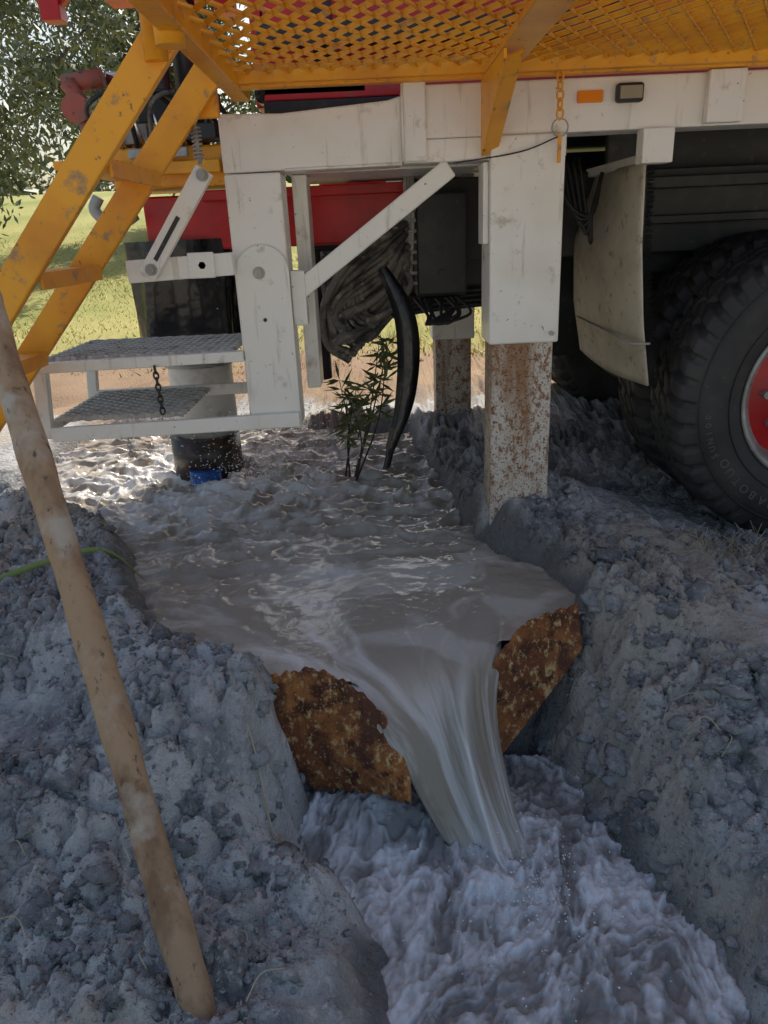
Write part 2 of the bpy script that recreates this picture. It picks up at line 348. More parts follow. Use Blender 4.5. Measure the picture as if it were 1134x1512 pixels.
Lp=spline(Ls,16);Rp=spline(Rs,16); nT=len(Lp);nS=110; V=[]
for i in range(nT):
    t=i/(nT-1); L_=Lp[i];R_=Rp[i]
    up=Vector((-.1,-.72,.68)); k=float(sstep(.26,.60,t))
    for j in range(nS):
        s=j/(nS-1); P=L_.lerp(R_,s)
        bell=math.sin(math.pi*s)**.6
        ridge=math.exp(-((s-(.84-.34*t))/.085)**2)
        trough=math.exp(-((s-(.50-.15*t))/.2)**2)
        P=P+up*(k*(.034*bell+.042*ridge-.020*trough))-Vector((0,0,.02))*(1-bell)*k
        if t<.28: P=P-Vector((0,0,.010))*(1-min(1,bell*1.35))
        V.append(P)
V=np.array([v[:] for v in V]); T_=np.repeat(np.linspace(0,1,nT),nS);SS=np.tile(np.linspace(0,1,nS),nT)
V[:,2]+=(.010*fbm(SS*9+2*fbm(SS*4,T_*3,2,62),T_*3,4,60)+.010*fbm(SS*30,T_*4,3,63))*sstep(.3,.6,T_)+.035*fbm(SS*16,T_*14,3,64)*sstep(.7,1,T_)
fo0=pfoam(V[:,0],V[:,1])+.06
fo1=.0+.65*sstep(-.08,.20,fbm(SS*9+2*fbm(SS*4,T_*3,2,62),T_*1.8,6,61,.6))+.55*np.exp(-((SS-(.84-.34*T_))/.08)**2)+.5*sstep(.72,1,T_)
bl=sstep(.25,.5,T_); fo=fo0*(1-bl)+fo1*bl
ii=(np.arange(nT-1)[:,None]*nS+np.arange(nS-1)[None,:]).ravel(); F=np.column_stack([ii,ii+nS,ii+nS+1,ii+1])
mesh("waterfall",V,F,M_water,smooth=True,attrs={"foam":np.clip(fo,0,1)})

# stream
wx=np.arange(-.38,.92,.0042); wy=np.arange(.35,1.72,.0042); X,Y=np.meshgrid(wx,wy); x=X.ravel();y=Y.ravel()
ex=x-.25; ey=y-1.24; di=np.hypot(ex,ey); imp=np.exp(-(di/.15)**2)
fx=x*.94-y*.34; fy=x*.34+y*.94
w1=fbm(fx*5,fy*3,4,70); w2=fbm(fx*5+9,fy*3,4,76)
bil=np.abs(fbm(fx*10+4*w1,fy*6+4*w2,5,71,.6)); bil2=np.abs(fbm(fx*32+6*w1,fy*20+6*w2,4,72,.6))
ringn=fbm(ex*11+3*w1,ey*11+3*w2,5,77,.6)
z=SL+.016+.02*(y-1.0)+.065*sstep(1.26,1.44,y)*(1-sstep(.20,.30,x))+.050*(.12-bil)+.044*(.10-bil2)+imp*(.040+.12*ringn)+.045*w1
z=z+.022*fbm(x*60,y*48,3,73,.6)*(.5+imp)
foam=np.clip(.34+2.4*fbm(fx*7+5*w1,fy*3.4+5*w2,6,74,.66)+1.6*ringn*np.exp(-(di/.35)**2)+.25*imp+2.6*(.08-bil)+1.6*(.09-bil2),0,1)
nx=len(wx);ny=len(wy); ii=(np.arange(ny-1)[:,None]*nx+np.arange(nx-1)[None,:]).ravel(); F=np.column_stack([ii,ii+1,ii+nx+1,ii+nx])
k=(sdist(x,y,CHAN)<.16)&(y<1.62); F=F[k[F].all(axis=1)]
mesh("stream_water",np.column_stack([x,y,z]),F,water_mat("foaming_water",(.23,.225,.22),(.74,.765,.80),.08,.35,((90,.4,.005),(260,.3,.002))),smooth=True,attrs={"foam":foam})
# splash drops
n=1700; a=rng.uniform(0,6.28,n); rr=np.abs(rng.normal(0,.25,n)); p=np.column_stack([-.50+rr*np.cos(a)*1.3,3.02+rr*np.sin(a)*.6,WL+.03+np.abs(rng.normal(0,.20,n))]); r=rng.uniform(.0012,.0042,n)
v1,f1=scatter_blobs(p,r,I1,.1,.02)
n=420;a=rng.uniform(0,6.28,n); rr=np.abs(rng.normal(0,.11,n)); p=np.column_stack([.28+rr*np.cos(a),1.15+rr*np.sin(a),SL+.04+np.abs(rng.normal(0,.04,n))]); r=rng.uniform(.0008,.0025,n)
v2,f2=scatter_blobs(p,r,I1,.1,.02)
mesh("splash_drops",np.vstack([v1,v2]),np.vstack([f1,f2+len(v1)]),M_drop,smooth=True)

# ------------------------------------------------------------------ rusty plates
def plate(name,fn,nu=60,nv=40,th=.008):
    V=[];F=[]
    for side in(0,1):
        for i in range(nu):
            for j in range(nv):
                P,nr=fn(i/(nu-1),j/(nv-1)); V.append(P+nr*(th*side))
    o=nu*nv
    for i in range(nu-1):
        for j in range(nv-1):
            a=i*nv+j; F.append((a,a+1,a+nv+1,a+nv)); F.append((o+a,o+a+nv,o+a+nv+1,o+a+1))
    for i in range(nu-1):
        for j in(0,nv-1):
            a=i*nv+j; F.append((a,a+nv,o+a+nv,o+a))
    for j in range(nv-1):
        for i in(0,nu-1):
            a=i*nv+j; F.append((a,a+1,o+a+1,o+a))
    import bmesh
    ob=mesh(name,V,F,M_rust,smooth=False)
    bm=bmesh.new();bm.from_mesh(ob.data);bmesh.ops.recalc_face_normals(bm,faces=bm.faces);bm.to_mesh(ob.data);bm.free()
    return ob
def PL(u,v):
    top=Vector((-.30,1.495,0)).lerp(Vector((.03,1.385,0)),u)+Vector((0,.035*math.sin(u*3.1),0))
    tz=float(np.interp(u,[0,.04,.32,.46,.75,.93,1],[.105,.13,.148,.140,.088,.02,-.03]))
    bz=float(np.interp(u,[0,.25,.5,.8,1],[-.08,-.16,-.155,-.13,-.12]))
    jag=.004*math.sin(u*47)+.003*math.sin(u*91+1)
    z=tz+jag+(bz-tz)*v
    return Vector((top.x+.03*v*(1-u),top.y-.05*v-.02*math.sin(v*3.1)+.002*math.sin(u*23+v*9),z)),Vector((.35,.9,.1))
plate("rusty_steel_plate",PL)
def PR(u,v):
    top=Vector((.232,1.585,0)).lerp(Vector((.505,1.745,0)),u)+Vector((0,.012*math.sin(u*3.1),0))
    tz=float(np.interp(u,[0,.12,.42,.6,1],[.025,.07,.140,.145,.145]))+.004*math.sin(u*40)+.002*math.sin(u*83)
    bz=float(np.interp(u,[0,.1,.5,.8,1],[-.18,-.19,-.10,-.02,.05]))
    z=tz+(bz-tz)*v
    return Vector((top.x,top.y-.06*v,z)),Vector((-.45,.85,.1))
plate("rusty_steel_plate.001",PR)

# ------------------------------------------------------------------ truck
T=empty("drilling_truck")
box("side_beam",.10,4.2,2.30,2.42,1.335,1.468,M_white,T)
box("side_beam_drop",.10,.56,2.301,2.419,1.275,1.334,M_white,T)
box("beam_post",.10,.165,2.285,2.299,1.278,1.475,M_white,T)
box("beam_stiffener",.935,1.035,2.27,2.298,1.34,1.47,M_white,T)
prism("rear_beam",[(-.41,1.27),(.099,1.275),(.099,1.445),(.06,1.435),(-.235,1.415),(-.41,1.42)],2.30,2.46,M_white,T,.006)
box("rear_beam_under_plate",-.25,.34,2.461,3.0,1.272,1.30,M_white,T)
box("rear_post",-.41,-.25,2.302,2.44,.525,1.268,M_white,T,.006)
box("rear_post_inner",-.235,-.19,2.46,2.60,.62,1.27,M_white,T)
arc=[(-.325+.078*math.cos(a),1.0+.078*math.sin(a)) for a in np.linspace(0,math.pi,18)]
prism("pivot_plate",arc+[(-.403,.53),(-.247,.53)],2.286,2.300,M_white,T,.003)
def bolt(name,x,z,y,r,mt=M_grey):
    tube(name,[(x,y+.012,z),(x,y,z)],r,mt,T,n=6,smooth=False); tube(name+"_washer",[(x,y+.014,z),(x,y+.009,z)],r*1.5,mt,T,n=20)
bolt("pivot_bolt",-.335,1.0,2.274,.012); tube("pin_hole",[(-.33,2.2845,.865),(-.33,2.286,.865)],.006,M_black,T)
bar("diagonal_brace",(.235,1.262),(-.235,.935),.055,2.325,2.37,M_white,T,.005)
box("brace_foot",-.248,-.205,2.318,2.38,.84,1.0,M_white,T)
box("support_leg",.342,.552,2.275,2.45,.762,1.333,M_white,T,.006)
box("support_leg_side_flange",.325,.3415,2.30,2.40,1.05,1.27,M_white,T)
box("support_leg_inner",.352,.540,2.292,2.435,.05,.764,M_rustleg,T,.004)
tube("leg_pin",[(.53,2.262,.79),(.53,2.275,.79)],.007,M_grey,T)
box("far_support_leg",.28,.49,3.75,3.93,.58,1.333,M_white,T,.006)
box("far_support_leg_inner",.295,.475,3.765,3.915,.05,.582,M_rustleg,T)
# arm & linkage
bar("step_arm",(-.705,1.02),(-.40,1.03),.062,2.235,2.282,M_white,T)
bar("step_link",(-.64,1.01),(-.445,1.275),.05,2.205,2.232,M_white,T)
bar("step_link_slot",(-.61,1.05),(-.53,1.16),.012,2.2035,2.207,M_black,T,0)
for i,(bx,bz) in enumerate([(-.625,1.025),(-.45,1.262),(-.485,1.03)]): bolt("link_bolt_%d"%i,bx,bz,2.19 if i<2 else 2.222,.011)
box("arm_plate",-.525,-.45,2.222,2.234,.995,1.065,M_white,T)
tube("latch_rod",[(-.455,2.215,1.29),(-.458,2.215,1.40)],.006,M_grey,T)
sp=[(-.456+.012*math.cos(a),2.215+.012*math.sin(a),1.30+.0016*k) for k,a in enumerate(np.linspace(0,2*math.pi*8,50))]
tube("latch_spring",sp,.0025,M_grey,T,n=6)
tube("weld_bead",[(-.235,2.297,1.272),(-.05,2.297,1.273),(.095,2.297,1.274)],.004,M_white,T,n=6)
tube("weld_bead_post",[(.100,2.284,1.28),(.100,2.284,1.47)],.004,M_white,T,n=6)
# lamps
box("amber_side_reflector",.582,.652,2.288,2.298,1.405,1.435,M_orl,T,.003)
box("side_marker_lamp",.685,.760,2.272,2.298,1.400,1.448,M_black,T,.008); box("side_marker_lens",.692,.753,2.266,2.271,1.408,1.440,M_lens,T,.002)
# walkway
W=[]
x0,x1,y0,y1=-.34,2.6,1.30,2.40; cw=.056;ch=.098; zt=1.505
ny_=int((y1-y0)/(ch/2)); nx_=int((x1-x0)/cw)
for j in range(ny_):
    for i in range(nx_+1):
        for s in(-1,1):
            bx=x0+i*cw+(cw/2 if j%2 else 0)
            a=Vector((bx,y0+j*ch/2,zt)); b=Vector((bx+s*cw/2,y0+(j+1)*ch/2,zt))
            if b.x<x0 or b.x>x1 or bx>x1: continue
            d=(b-a); l=d.length; d.normalize(); n=Vector((-d.y,d.x,0))
            tilt=(Vector((0,0,1))+n*.9).normalized(); th=d.cross(tilt)
            W.append(boxgeo((a+b)/2,d*(l/2+.003),th*.0022,tilt*.0055))
merge("walkway_expanded_mesh",W,M_orange,T)
box("walkway_rail_inner",-.36,4.2,2.262,2.298,1.472,1.500,M_orange,T)
box("walkway_rail_lip",-.36,.35,2.240,2.262,1.480,1.520,M_orange,T)
box("walkway_rail_lip_rear",.36,4.2,2.236,2.262,1.478,1.524,M_orange,T)
box("walkway_end_rail",-.385,-.335,1.25,2.46,1.470,1.53,M_orange,T)
box("walkway_outer_rail",-.335,4.2,1.25,1.30,1.470,1.53,M_orange,T)
box("walkway_cross_bar",.315,.395,1.30,2.236,1.478,1.494,M_orange,T)
box("walkway_cross_bar_2",1.3,1.35,1.30,2.236,1.478,1.494,M_orange,T)
prism("walkway_gusset",[(2.285,1.285),(2.30,1.285),(2.30,1.475),(1.93,1.475),(1.93,1.455)],.318,.326,M_orange,T,.001,'X')
mesh("gusset_flange",[(.326,2.285,1.285),(.365,2.285,1.30),(.365,1.93,1.47),(.326,1.93,1.455),(.326,2.29,1.29),(.365,2.29,1.305),(.365,1.935,1.475),(.326,1.935,1.46)],[(0,1,2,3),(7,6,5,4),(0,4,5,1),(1,5,6,2),(2,6,7,3),(3,7,4,0)],M_orange,T)
tube("handrail_post",[(-.425,1.76,1.445),(-.425,1.76,2.4)],.024,M_orange,T)
tube("handrail_socket",[(-.37,1.66,1.45),(-.37,1.66,1.62)],.03,M_orange,T)
for k in range(5): tube("handrail_post_%d"%k,[(.5+k*.75,1.28,1.5),(.5+k*.75,1.28,2.5)],.02,M_orange,T)
tube("handrail_top",[(-.42,1.28,2.5),(4,1.28,2.5)],.02,M_orange,T)
# chains
def chain(name,P,ln,r,mat,parent,w=.45):
    parts=[];P=[Vector(p) for p in P]; L=sum((P[i+1]-P[i]).length for i in range(len(P)-1)); n=int(L/(ln*.72))
    def at(s):
        for i in range(len(P)-1):
            d=(P[i+1]-P[i]).length
            if s<=d or i==len(P)-2: return P[i]+(P[i+1]-P[i])*(s/d),(P[i+1]-P[i]).normalized()
            s-=d
    for i in range(n):
        c,t=at((i+.5)*L/n); a=t.cross(Vector((0,1,.01))).normalized(); b=t.cross(a)
        q=a if i%2 else (b*.9+a*.45).normalized()
        pts=[c+t*(ln/2*math.cos(x))+q*(ln*w/2*math.sin(x)) for x in np.linspace(0,2*math.pi,13)[:-1]]
        parts.append(tubegeo(pts,r,6,True))
    return merge(name,parts,mat,parent,True)
chain("yellow_chain",[(.522,2.25,1.50),(.526,2.25,1.365)],.028,.0032,M_orange,T,.6)
parts=[tubegeo([Vector((.527+.022*math.cos(a),2.25,1.343+.022*math.sin(a))) for a in np.linspace(0,6.283,25)[:-1]],.0022,6,True)]
merge("chain_ring",parts,M_grey,T,True)
box("chain_strap",.522,.532,2.246,2.252,1.255,1.325,M_orange,T,.001)
tube("guy_wire",[(.527,2.25,1.322),(.42,2.262,1.288),(.24,2.30,1.27)],.0022,M_black,T,curve=6,n=6)
# mudflap (across the truck, in front of the tyre)
nu,nv=24,30;V=[];F=[]
for i in range(nu):
    u=i/(nu-1)
    for j in range(nv):
        v=j/(nv-1)
        xn=np.interp(v,[0,.35,.7,1],[.805,.812,.835,.868]); xf=np.interp(v,[0,.35,.7,1],[.835,.765,.775,.81])
        x=xn+(xf-xn)*u+ .012*math.sin(u*3.1)*(-1); yy=2.35+.60*u
        zb=.60+.03*u-.015*math.sin(u*3.1); V.append((x,yy,1.255+(zb-1.255)*v))
for i in range(nu-1):
    for j in range(nv-1): a=i*nv+j; F.append((a,a+1,a+nv+1,a+nv))
o=mesh("mudflap",V,F,M_flap,T,smooth=True); sm=o.modifiers.new("s",'SOLIDIFY'); sm.thickness=.006
parts=[]
for k in range(260):
    t=k/259; x=np.interp(t,[0,.35,.7,1],[.805,.812,.835,.868]); z=1.25-.65*t
    for _ in range(2):
        a=Vector((x+.008,2.36,z)); b=a+Vector((random.uniform(.014,.028),random.uniform(-.004,.008),random.uniform(-.006,.006))); parts.append(tubegeo([a,b],.001,3))
merge("mudflap_brush",parts,M_black,T)
tube("mudflap_strap",[(.775,2.9,.76),(.80,2.34,.735),(.855,2.335,.735)],.004,M_grey,T,n=6)
box("mudflap_bracket",.765,.852,2.27,2.33,1.245,1.334,M_white,T); box("mudflap_hanger",.80,.84,2.331,2.98,1.25,1.28,M_white,T)
# wheels
NB=40
def tyre_mesh():
    NA=NB*16; prof=[(.025,.285,0),(.006,.31,0),(-.002,.345,0),(-.006,.38,0),(-.004,.41,0),(.002,.433,0),(.005,.437,0),(.006,.447,.4),(.009,.460,.8),(.013,.472,1),(.018,.483,1)]
    tr=[(.02+.24*k/52, .490+.015*math.sin(min(1,min(k,52-k)/8)*1.57),1) for k in range(53)]
    back=[(.28-a,b,c) for a,b,c in prof[::-1]]
    P=np.array(prof+tr+back); K=len(P); ang=np.linspace(0,2*math.pi,NA,endpoint=False)
    A,J=np.meshgrid(ang,np.arange(K),indexing='ij'); yy=P[J,0];r=P[J,1].copy();g=P[J,2]
    ph=A*NB/(2*math.pi); c=yy-.14
    tri=2*np.abs((ph%1)-.5)-.5
    gr=np.zeros_like(r)
    sh=np.abs(c)>.058; fr=(ph+c*7)%1
    gr=np.maximum(gr,np.where(sh&(fr<.36),1,0)*g)
    for c0 in(-.056,-.0,.056): gr=np.maximum(gr,np.where(np.abs(c-c0-tri*.020)<.0065,1,0)*g)
    fr2=(ph+.5+c*10)%1; gr=np.maximum(gr,np.where((~sh)&(fr2<.16),.7,0)*g)
    r=r-.019*gr
    V=np.column_stack([(r*np.cos(A)).ravel(),yy.ravel(),(r*np.sin(A)).ravel()])
    i=np.arange(NA)[:,None];j=np.arange(K-1)[None,:]; a=(i*K+j).ravel();b=(((i+1)%NA)*K+j).ravel()
    return V,np.column_stack([a,a+1,b+1,b])
tv,tf=tyre_mesh()
base=None
def revolve(prof,n=64):
    V=[];F=[];k=len(prof)
    for i in range(n):
        a=2*math.pi*i/n
        for y,r in prof: V.append((r*math.cos(a),y,r*math.sin(a)))
    for i in range(n):
        for j in range(k-1): F.append((i*k+j,i*k+j+1,((i+1)%n)*k+j+1,((i+1)%n)*k+j))
    return V,F
rimV=revolve([(.03,.284),(.018,.288),(.014,.278),(.03,.268),(.05,.25),(.10,.245),(.135,.235)])
discV=revolve([(.135,.236),(.125,.20),(.115,.15),(.10,.13),(.06,.125),(.04,.115),(.03,.08),(.03,.0001)])
wc=0
for wx_,wy_ in[(1.45,2.305),(1.45,2.665),(2.72,2.305),(2.72,2.665),(1.45,4.15),(1.45,4.5)]:
    nm="wheel_%d"%wc; wc+=1
    if base is None:
        t=mesh(nm+"_tyre",tv,tf,M_rubber,T,smooth=False); base=t.data
    else:
        t=bpy.data.objects.new(nm+"_tyre",base); link(t,T)
    t.location=(wx_,wy_,.54)
    r1=mesh(nm+"_rim",rimV[0],rimV[1],M_grey,T,smooth=True); r1.location=t.location
    r2=mesh(nm+"_disc",discV[0],discV[1],M_red,T,smooth=True); r2.location=t.location
    parts=[]
    for k in range(10):
        a=k*math.pi/5; parts.append(tubegeo([(.17*math.cos(a),.13,.17*math.sin(a)),(.17*math.cos(a),.085,.17*math.sin(a))],.014,6))
    r3=merge(nm+"_nuts",parts,M_grey,T); r3.location=t.location
parts=[tubegeo([Vector((1.45+.432*math.cos(a),2.305,.54+.432*math.sin(a))) for a in np.linspace(0,6.2832,121)[:-1]],.0025,5,True),tubegeo([Vector((1.45+.335*math.cos(a),2.303,.54+.335*math.sin(a))) for a in np.linspace(0,6.2832,121)[:-1]],.0025,5,True)]
merge("tyre_sidewall_rings",parts,M_rubber,T,True)
for txt,a0,rad,sz in[("DABOTUO",246,.372,.040),("SUN100",205,.395,.028),("DABOTUO",82,.372,.040)]:
    for k,chh in enumerate(txt):
        a=math.radians(a0-k*sz/rad*57.3*.95)
        c=bpy.data.curves.new("txt",'FONT'); c.body=chh; c.size=sz; c.align_x='CENTER'; c.extrude=.0012
        o=bpy.data.objects.new("txt",c); me=bpy.data.meshes.new_from_object(o); bpy.data.objects.remove(o)
        me.materials.append(M_letters); q=bpy.data.objects.new("tyre_letter",me); link(q,T)
        q.rotation_euler=(math.pi/2,-(a-math.pi/2),0)
        q.location=(1.45+rad*math.cos(a),2.2978,.54+rad*math.sin(a))
# chassis, body, underside
box("chassis_rail",.12,4.2,2.95,3.05,.98,1.27,M_black,T); box("chassis_rail_far",-.1,4.2,3.65,3.75,.98,1.27,M_black,T)
box("tool_box",.155,.34,2.80,2.949,.87,1.22,M_black,T,.01)
for k in range(3): tube("box_bolt_%d"%k,[(.25,2.79,.95+.08*k),(.25,2.80,.95+.08*k)],.012,M_black,T,n=6,smooth=False)
box("hydraulic_oil_tank",-.28,.62,3.30,3.60,.80,1.20,M_black,T,.03)
for k in range(4): tube("tank_pipe_%d"%k,[(-.2+k*.05,3.25,.80+.02*k),(0,3.22,.76+.02*k),(.25,3.25,.78+.02*k),(.6,3.25,.80+.02*k)],.012,M_black,T,curve=5,n=8)
box("wheel_arch_panel",.9,4.2,3.06,3.10,.90,1.40,M_black,T); box("wheel_arch_rib",.9,4.2,2.90,2.949,1.08,1.11,M_black,T); box("wheel_arch_rib_low",.9,4.2,2.88,2.949,1.20,1.24,M_black,T)
box("underfloor",.34,4.2,2.43,4.9,1.40,1.44,M_black,T)
tube("axle",[(1.45,2.4,.54),(1.45,4.8,.54)],.09,M_black,T); box("differential",1.25,1.65,3.4,3.75,.36,.72,M_black,T,.05)
box("leaf_spring",.9,2.0,3.05,3.14,.66,.74,M_black,T)
box("inner_arch_wall",.64,4.2,3.62,3.649,.50,1.39,M_black,T)
box("body_side",-.30,4.2,2.62,2.66,1.475,3.3,M_red,T); box("body_far",-.30,4.2,4.85,4.9,1.34,3.3,M_red,T); box("body_roof",-.30,4.2,2.62,4.9,3.3,3.34,M_red,T)
box("body_tail",-.34,-.305,2.62,4.9,1.475,3.34,M_red,T)
for k in range(7): box("body_rib_%d"%k,-.15+k*.45,-.09+k*.45,2.56,2.618,1.48,3.2,M_red if k%2 else M_black,T)
box("body_sill",-.30,4.2,2.50,2.615,1.475,1.55,M_red,T); box("body_hose_tray",-.30,.9,2.44,2.50,1.60,1.66,M_black,T)
box("deck_plate",-.30,.34,2.47,4.9,1.43,1.47,M_black,T)
box("far_side_beam",.10,4.2,4.78,4.84,1.335,1.468,M_white,T)
box("red_cross_beam",-.82,.13,2.90,3.02,1.06,1.25,M_red,T,.008)
box("red_beam_flange",-.60,.13,2.86,2.899,1.225,1.26,M_red,T)
box("orange_table",-.88,-.45,2.80,3.15,1.27,1.40,M_orange,T,.008); box("orange_table_lip",-.92,-.50,2.76,2.799,1.31,1.35,M_orange,T)
box("grey_bracket",-.80,-.60,2.74,2.759,1.36,1.39,M_grey,T)
tube("mast_foot",[(-.62,3.0,1.40),(-.62,3.0,2.2)],.05,M_black,T)
for mx in(-1.25,-.55):
    for my in(2.95,3.55): box("mast_chord",mx-.04,mx+.04,my-.04,my+.04,1.95,6.5,M_red,T)
for k in range(7):
    z=2.0+k*.62
    for my in(2.95,3.55): bar("mast_lattice",(-1.25,z),(-.55,z+.6),.05,my-.02,my+.02,M_red,T)
box("mast_shade_block",-1.2,-.6,3.0,3.5,2.2,3.1,M_red,T); box("mast_shade_box",-1.3,-.34,3.1,4.6,2.25,3.3,M_red,T)  # unseen solid boxes added to keep sun off the left foreground
V=[];F=[];n=48;k=16
for j in range(k):
    v=j/(k-1)
    for i in range(n):
        a=2*math.pi*i/n; r=.20+.012*math.sin(a*9+v*2)+.02*v*math.sin(a*5); V.append((-.72+r*1.05*math.cos(a),3.0+r*.8*math.sin(a),1.10-.36*v))
for j in range(k-1):
    for i in range(n): F.append((j*n+i,j*n+(i+1)%n,(j+1)*n+(i+1)%n,(j+1)*n+i))
mesh("rubber_skirt",V,F,M_tarp,T,smooth=True)
tube("hydraulic_ram_black",[(-.215,2.85,1.05),(-.215,2.85,.58)],.04,M_black,T)
tube("valve_elbow",[(-.94,2.8,1.25),(-.96,2.8,1.21),(-.92,2.8,1.17),(-.86,2.8,1.17),(-.82,2.8,1.19)],.02,M_grey,T,curve=5)
tube("chrome_pipe",[(-.86,2.85,1.615),(-.72,2.85,1.60)],.022,M_chrome,T)
tube("red_lever",[(-.98,2.8,1.60),(-.95,2.8,1.55),(-.93,2.8,1.42),(-.95,2.8,1.36)],[.028,.024,.022,.018],M_oldred,T)
tube("red_pipe",[(-1.0,2.83,1.60),(-.87,2.83,1.615)],.03,M_oldred,T)
tube("valve_wheel",[(-.955,2.775,1.52),(-.955,2.76,1.52)],.045,M_oldred,T,n=18)
tube("vertical_ram",[(-.70,2.9,1.40),(-.70,2.9,1.75)],.035,M_black,T)
tube("ram_rod",[(-.83,2.86,1.38),(-.80,2.86,1.62)],.012,M_chrome,T)
box("control_block",-.86,-.74,2.80,2.9,1.41,1.47,M_grey,T); box("control_block_2",-.60,-.50,2.75,2.85,1.41,1.46,M_black,T)
box("control_block_3",-.78,-.66,2.86,2.95,1.48,1.56,M_black,T)
for k in range(7): tube("control_hose_%d"%k,[(-.88+k*.05,2.8,1.40),(-.90+k*.07,2.72,1.52),(-.72+k*.04,2.75,1.57-.01*k),(-.55+k*.02,2.85,1.42)],.008,M_hose if k%2 else M_black,T,curve=6,n=8)
for k in range(4): tube("valve_handle_%d"%k,[(-.82+k*.07,2.78,1.40),(-.84+k*.07,2.74,1.50)],.006,M_chrome,T,n=8)
box("fold_tarp",-.33,.02,2.5,2.6,1.472,1.53,M_tarp,T,.02)
# hoses
hs=[]
for k in range(14):
    dz=k*.020; dx=k*.012; j=random.uniform
    P=[(.12+j(-.01,.01),2.74+.02*(k%3),1.12-dz*.5),(.03,2.70+.02*(k%3)+j(-.02,.02),1.07-dz+j(-.01,.01)),(-.09-dx*.3+j(-.01,.01),2.66+.02*(k%4),.99-dz+j(-.01,.01)),(-.17+dx*.5+j(-.01,.01),2.68+.03*(k%3),.86-dz*.4),(-.17+dx*1.0+j(-.01,.01),2.72+.02*(k%2),.74+j(-.015,.015)),(-.10+dx*1.0,2.74,.66+.012*k)]
    hs.append(tubegeo(spline(P,8),random.uniform(.010,.015),10))
for k in range(8):
    P=[(-.17+k*.016,2.74,1.04),(-.17+k*.02,2.70,.90-.01*k),(-.13+k*.026,2.68,.74+.014*k),(-.01+k*.02,2.72,.80+.018*k),(.06,2.76,.95+.01*k),(.11,2.78,1.15)]
    hs.append(tubegeo(spline(P,8),random.uniform(.009,.013),10))
merge("hydraulic_hoses",hs,M_hose,T,True)
parts=[tubegeo(spline([(.125+.012*k,2.79,1.28),(.12+.012*k,2.77,1.1),(.10+.014*k,2.78,.9)],6),.008,8) for k in range(3)]
for z in np.arange(.92,1.2,.035): parts.append(boxgeo((.135,2.765,z),Vector((.022,0,0)),Vector((0,.004,0)),Vector((0,0,.006))))
merge("cable_carrier",parts,M_grey,T,True)
V=[];F=[];P=spline([(.03,2.5,.99),(.09,2.48,.86),(.105,2.47,.72),(.085,2.46,.55),(.04,2.45,.42),(.015,2.45,.33)],10);n=len(P)
for i,p in enumerate(P):
    w=.014+.024*math.sin(min(1,i/(n-1)*1.15)*math.pi)**.8
    for s,t in((-1,0),(0,-.012),(1,0),(0,.006)): V.append((p.x+s*w,p.y+t,p.z+s*w*.35))
for i in range(n-1):
    for j in range(4): F.append((i*4+j,i*4+(j+1)%4,i*4+4+(j+1)%4,i*4+4+j))
mesh("rubber_guard_strip",V,F,M_tarp,T,smooth=True)
parts=[]
for k in range(9):
    P=[(.15+k*.02,2.86,.86),(.17+k*.02+random.uniform(-.03,.03),2.82,.80),(.22+random.uniform(-.05,.05),2.8,.77),(.30,2.84,.82)]
    parts.append(tubegeo(spline(P,6),.006,6))
for k in range(5):
    P=[(.62+k*.02,2.7,1.3),(.66+k*.02,2.66,1.16-.03*k),(.74,2.66,1.12),(.78,2.7,1.25)]
    parts.append(tubegeo(spline(P,6),.007,6))
merge("loose_cables",parts,M_black,T,True)

# ------------------------------------------------------------------ ladder
LD=empty("access_ladder")
def stringer(nm,y0,y1):
    bar(nm,(-1.25,.525),(-.405,1.50),.075,y0,y1,M_orange,LD,.004)
stringer("stringer_near",1.765,1.79); stringer("stringer_far",2.19,2.215)
for k,z in enumerate((.57,.80,1.03,1.26)):
    x=-1.25+(z-.525)/(1.50-.525)*.845
    box("tread_%d"%k,x-.075,x+.045,1.79,2.19,z-.006,z+.012,M_orange,LD,.002); box("tread_lip_%d"%k,x+.0455,x+.053,1.79,2.19,z-.025,z+.014,M_orange,LD,.002)
box("hinge_plate",-.46,-.39,2.216,2.24,1.40,1.49,M_orange,LD)
# ------------------------------------------------------------------ folding step
FS=empty("folding_step")
bar("front_rail_top",(-1.035,.752),(-.405,.762),.032,2.27,2.30,M_white,FS)
bar("front_rail_low",(-1.03,.545),(-.25,.56),.045,2.265,2.285,M_white,FS)
bar("corner_post",(-1.06,.53),(-1.035,.765),.04,2.286,2.32,M_white,FS)
bar("corner_post_back",(-1.06,.53),(-1.035,.765),.035,2.72,2.75,M_white,FS)
bar("back_rail_low",(-1.04,.575),(-.43,.58),.04,2.72,2.74,M_white,FS)
bar("back_rail_top",(-1.035,.752),(-.43,.762),.03,2.72,2.74,M_white,FS)
box("side_rail_low",-1.05,-1.035,2.32,2.72,.545,.58,M_white,FS); box("side_rail_top",-1.045,-1.03,2.32,2.72,.74,.77,M_white,FS)
def tread(nm,x0,x1,y0,y1,z,mt,cw=.05,ch=.04):
    W=[]
    for j in range(int((y1-y0)/(ch/2))):
        for i in range(int((x1-x0)/cw)+1):
            for s in(-1,1):
                bx=x0+i*cw+(cw/2 if j%2 else 0); a=Vector((bx,y0+j*ch/2,z)); b=Vector((bx+s*cw/2,y0+(j+1)*ch/2,z))
                if b.x<x0 or b.x>x1 or bx>x1: continue
                d=(b-a);l=d.length;d.normalize();n=Vector((-d.y,d.x,0)); t=(Vector((0,0,1))+n*.5*s).normalized(); W.append(boxgeo((a+b)/2,d*(l/2+.002),d.cross(t)*.0025,t*.007))
    merge(nm,W,mt,FS)
